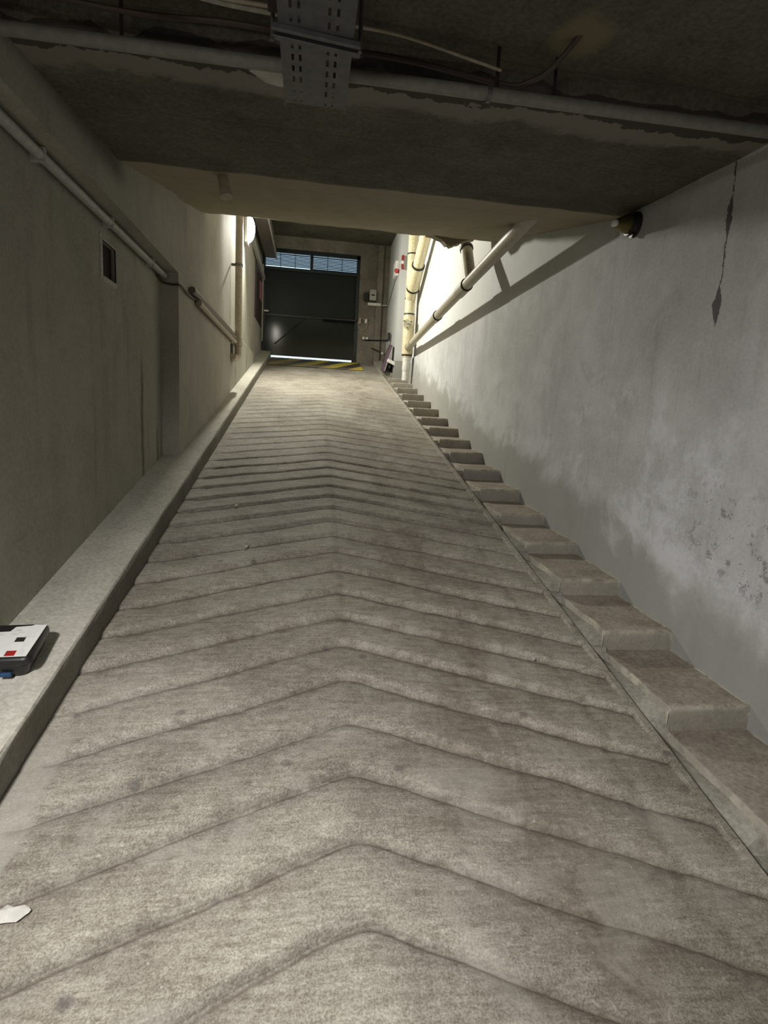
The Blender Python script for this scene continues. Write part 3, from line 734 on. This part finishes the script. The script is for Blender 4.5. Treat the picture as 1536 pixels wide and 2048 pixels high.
# ------------------------------------------------------------------ items on the gate pier
def pier_items():
    o = thing('intercom_box', 'grey control box on the pier right of the gate', 'control box', (1.21, 12.2, 4.0))
    build('box_body', MB().box(1.15, 1.29, 12.14, 12.28, 3.985, 4.20), 'conduit', o, bevel=.012)
    build('slot', MB().box(1.19, 1.25, 12.13, 12.145, 4.07, 4.10), 'gasket', o)
    o = thing('junction_box', 'small black box left of the grey control box on the pier', 'junction box', (1.09, 12.25, 4.0))
    build('box_body', MB().box(1.04, 1.13, 12.18, 12.28, 3.97, 4.13), 'black', o, bevel=.008)
    build('box_lid', MB().box(1.05, 1.12, 12.165, 12.18, 3.99, 4.11), 'gasket', o, bevel=.004)
    o = thing('white_tray_duct', 'short white duct below the grey control box on the pier', 'duct', (1.25, 12.2, 3.92))
    build('duct_body', MB().box(1.12, 1.40, 12.17, 12.28, 3.885, 3.94), 'white', o, bevel=.008)
    o = thing('pier_conduit', 'thin grey conduit rising along the right wall from the pier to the white box', 'conduit', (1.5, 11.8, 4.1))
    build('conduit_run', MB().tube([(1.40, 12.22, 3.91), (1.545, 12.18, 3.91), (1.54, 11.95, 3.98), (1.54, 11.19, 4.24)], .014, 8), 'conduit', o, smooth=True)
    o = thing('call_point', 'white box with a red knob high on the right wall before the gate', 'alarm box', (1.56, 11.1, 4.3))
    build('box_body', MB().box(1.49, 1.56, 10.88, 11.16, 4.20, 4.47), 'white', o, bevel=.012)
    build('knob', MB().tube([(1.52, 10.89, 4.28), (1.50, 10.84, 4.28)], .040, 14), 'red', o, smooth=True)
    o = thing('fire_hose_handle', 'red curved handle above the white box on the right wall', 'handle', (1.54, 10.95, 4.6))
    build('bar', MB().tube(curve([(1.60, 10.71, 4.28), (1.59, 10.71, 4.36), (1.592, 10.71, 4.45), (1.60, 10.73, 4.52)]), .022, 10), 'red', o, smooth=True)
    build('pivot', MB().tube([(1.60, 10.745, 4.39), (1.58, 10.67, 4.39)], .030, 12), 'white', o, smooth=True)
    # coil of cable by the arm
    o = thing('cable_coil', 'loop of pale cable hanging on the pier beside the opener arm', 'cable', (1.04, 12.25, 3.5))
    pts = [(1.04+.10*math.cos(t)*(1+.05*math.sin(3*t)), 12.26, 3.50+.12*math.sin(t)) for t in [2*math.pi*k/24 for k in range(25)]]
    build('loop', MB().tube(pts, .010, 8), 'conduit_beige', o, smooth=True)
    build('plug', MB().box(1.08, 1.13, 12.21, 12.28, 3.52, 3.61), 'white', o, bevel=.01)
    for x, lb in ((1.065, 'left of two small white sockets low on the pier'), (1.14, 'right of two small white sockets low on the pier')):
        o = thing('wall_socket', lb, 'socket', (x, 12.27, 3.22))
        build('socket_body', MB().tube([(x, 12.285, 3.22), (x, 12.235, 3.22)], .032, 14), 'white', o, smooth=True)
        build('socket_ring', MB().tube([(x, 12.285, 3.22), (x, 12.26, 3.22)], .042, 14), 'gasket', o, smooth=True)
pier_items()

# ------------------------------------------------------------------ clutter on the landing
def clutter():
    L = lambda y: RAMP*y+.02+.053*(y-10.98)
    o = thing('wheeled_crate', 'low black crate on the landing behind the cream stack', 'crate', (1.5, 11.1, L(11.1)))
    z = L(11.1)
    build('crate_body', MB().prism([(1.42, z+.002), (1.54, z+.002), (1.555, z+.21), (1.40, z+.21)], 'y', 11.16, 11.4), 'black', o, bevel=.01)
    build('crate_rim', MB().box(1.40, 1.556, 11.145, 11.16, z+.18, z+.205), 'gasket', o)
    build('bright_badge', MB().box(1.50, 1.53, 11.148, 11.16, z+.07, z+.12), 'white', o)
    o = thing('folded_board', 'thin dusty purple board leaning on the landing beside the black crate', 'board', (1.42, 11.2, L(11.2)))
    build('panel', MB().obox((1.435, 11.02, L(11.02)+.265), (.022, .0, -.006), (0, .10, .025), (.075, 0, .25)), 'purple', o, bevel=.006)
    build('pale_edge', MB().obox((1.455, 10.91, L(11.02)+.245), (.008, 0, -.002), (0, .008, 0), (.070, 0, .235)), 'conduit', o)
    o = thing('white_stick', 'white bar lying against the purple board next to the stack foot', 'stick', (1.55, 10.75, L(10.8)+.2))
    build('bar', MB().obox((1.52, 10.82, L(10.8)+.225), (.10, -.02, -.045), (0, .02, 0), (.012, 0, .030)), 'white', o, bevel=.008)
    build('end_cap', MB().obox((1.612, 10.80, L(10.8)+.183), (.008, 0, -.003), (0, .024, 0), (.014, 0, .034)), 'conduit', o)
    o = thing('push_broom', 'dark handle lying level above the purple board, black cap at its end', 'broom', (1.4, 11.6, L(11.6)+.5))
    build('handle', MB().tube([(1.08, 11.9, 3.13), (1.50, 11.5, 3.10)], .018, 8), 'black', o, smooth=True)
    build('head', MB().box(1.475, 1.535, 11.42, 11.52, 3.09, 3.25), 'black', o, bevel=.015)
    o = thing('short_rod', 'short dark rod sticking out below the level handle', 'rod', (1.3, 11.7, 2.85))
    build('rod', MB().tube([(1.22, 11.9, 2.98), (1.40, 11.6, 2.86)], .016, 8), 'gasket', o, smooth=True)
    build('tip', MB().tube([(1.40, 11.6, 2.86), (1.415, 11.57, 2.852)], .022, 8), 'white', o, smooth=True)
clutter()

# ------------------------------------------------------------------ black case on the kerb
def case():
    yb = 2.035
    def T(u, v, wz):      # case frame: u along X, v along the slope, w up
        a = math.atan(RAMP); ang = math.radians(5)
        uu = u*math.cos(ang)-v*math.sin(ang); vv = u*math.sin(ang)+v*math.cos(ang)
        uu *= .85; vv = vv*.72+.0
        return (-1.030+uu, yb+vv*math.cos(a)-wz*math.sin(a), RAMP*yb+.137+vv*math.sin(a)+wz*math.cos(a))
    def rr(hx, hy, r, n=5):
        out = []
        for (sx_, sy_, a0) in ((1, -1, -90), (1, 1, 0), (-1, 1, 90), (-1, -1, 180)):
            for k in range(n):
                t = math.radians(a0+90*k/(n-1)); out.append((sx_*(hx-r)+r*math.cos(t), sy_*(hy-r)+r*math.sin(t)))
        return out
    def slab(levels):
        mb = MB(); n = None
        for (w_, hx, hy, r) in levels:
            pts = rr(hx, hy, r); n = len(pts); mb.v += [T(u, v, w_) for u, v in pts]
        for L in range(len(levels)-1):
            mb.f += [(L*n+i, L*n+(i+1) % n, (L+1)*n+(i+1) % n, (L+1)*n+i) for i in range(n)]
        mb.f += [tuple(reversed(range(n))), tuple((len(levels)-1)*n+i for i in range(n))]
        return mb
    o = thing('plastic_case', 'black plastic case with a torn white label lying on the kerb at the left wall', 'case', (-1.045, yb, RAMP*yb+.135))
    HX, HY = .118, .150
    build('case_body', slab([(.0, HX-.03, HY-.02, .03), (.012, HX-.022, HY-.014, .035), (.045, HX-.010, HY-.004, .035), (.05, HX-.012, HY-.006, .035)]), 'black', o, smooth=True)
    lid = build('lid', slab([(.050, HX-.004, HY-.002, .035), (.054, HX, HY, .035), (.072, HX, HY, .035), (.078, HX-.006, HY-.006, .03)]), 'black', o, smooth=True)
    build('lid_seam', slab([(.0485, HX-.007, HY-.004, .035), (.0515, HX-.007, HY-.004, .035)]), 'conduit', o)
    # torn paper label
    out = [(-.118, -.128), (.098, -.132), (.108, .134), (.060, .138), (.050, .128), (-.010, .122), (-.022, .082), (-.066, .080), (-.070, .020), (-.100, .012)]
    mb = MB(); n = len(out)
    for dz in (.0785, .0800): mb.v += [T(u, v, dz) for u, v in out]
    mb.f = [tuple(range(n)), tuple(range(2*n-1, n-1, -1))]+[(i, (i+1) % n, (i+1) % n+n, i+n) for i in range(n)]
    lab = build('paper_label', mb, 'paper', lid)
    def mark(u0, u1, v0, v1, mat, nm):
        m_ = MB(); m_.v = [T(u, v, w_) for w_ in (.0800, .0804) for (u, v) in ((u0, v0), (u1, v0), (u1, v1), (u0, v1))]
        m_.f = [(0,1,2,3), (7,6,5,4), (0,1,5,4), (1,2,6,5), (2,3,7,6), (3,0,4,7)]
        return m_
    o2 = lid
    build('red_mark', mark(.015, .052, -.126, -.085, 'red', ''), 'red', o2)
    build('black_mark', mark(.020, .056, -.012, .026, 'x', ''), 'gasket', o2)
    ln = MB()
    random.seed(3)
    for k in range(9):
        v = -.115+k*.012
        if -.02 < v < .03: continue
        m_ = mark(.06, .095-random.random()*.03, v, v+.003, '', ''); ln.add(m_.v, m_.f)
    for k in range(9):
        m_ = mark(.045, .095-random.random()*.02, .02+k*.011, .0225+k*.011, '', ''); ln.add(m_.v, m_.f)
    for (u, v) in ((-.005, .05), (.015, .065), (.0, .085), (-.06, .05), (-.075, -.01)):
        m_ = mark(u, u+.022, v, v+.008, '', ''); ln.add(m_.v, m_.f)
    build('printed_lines', ln, 'print', o2, kind='stuff')
    la = MB().obox(T(.02, -HY-.003, .018), Vector(T(.022, 0, 0))-Vector(T(0, 0, 0)), (0, .007, 0), (0, 0, .008))
    build('blue_latch', la, 'blue', o, bevel=.005)
case()
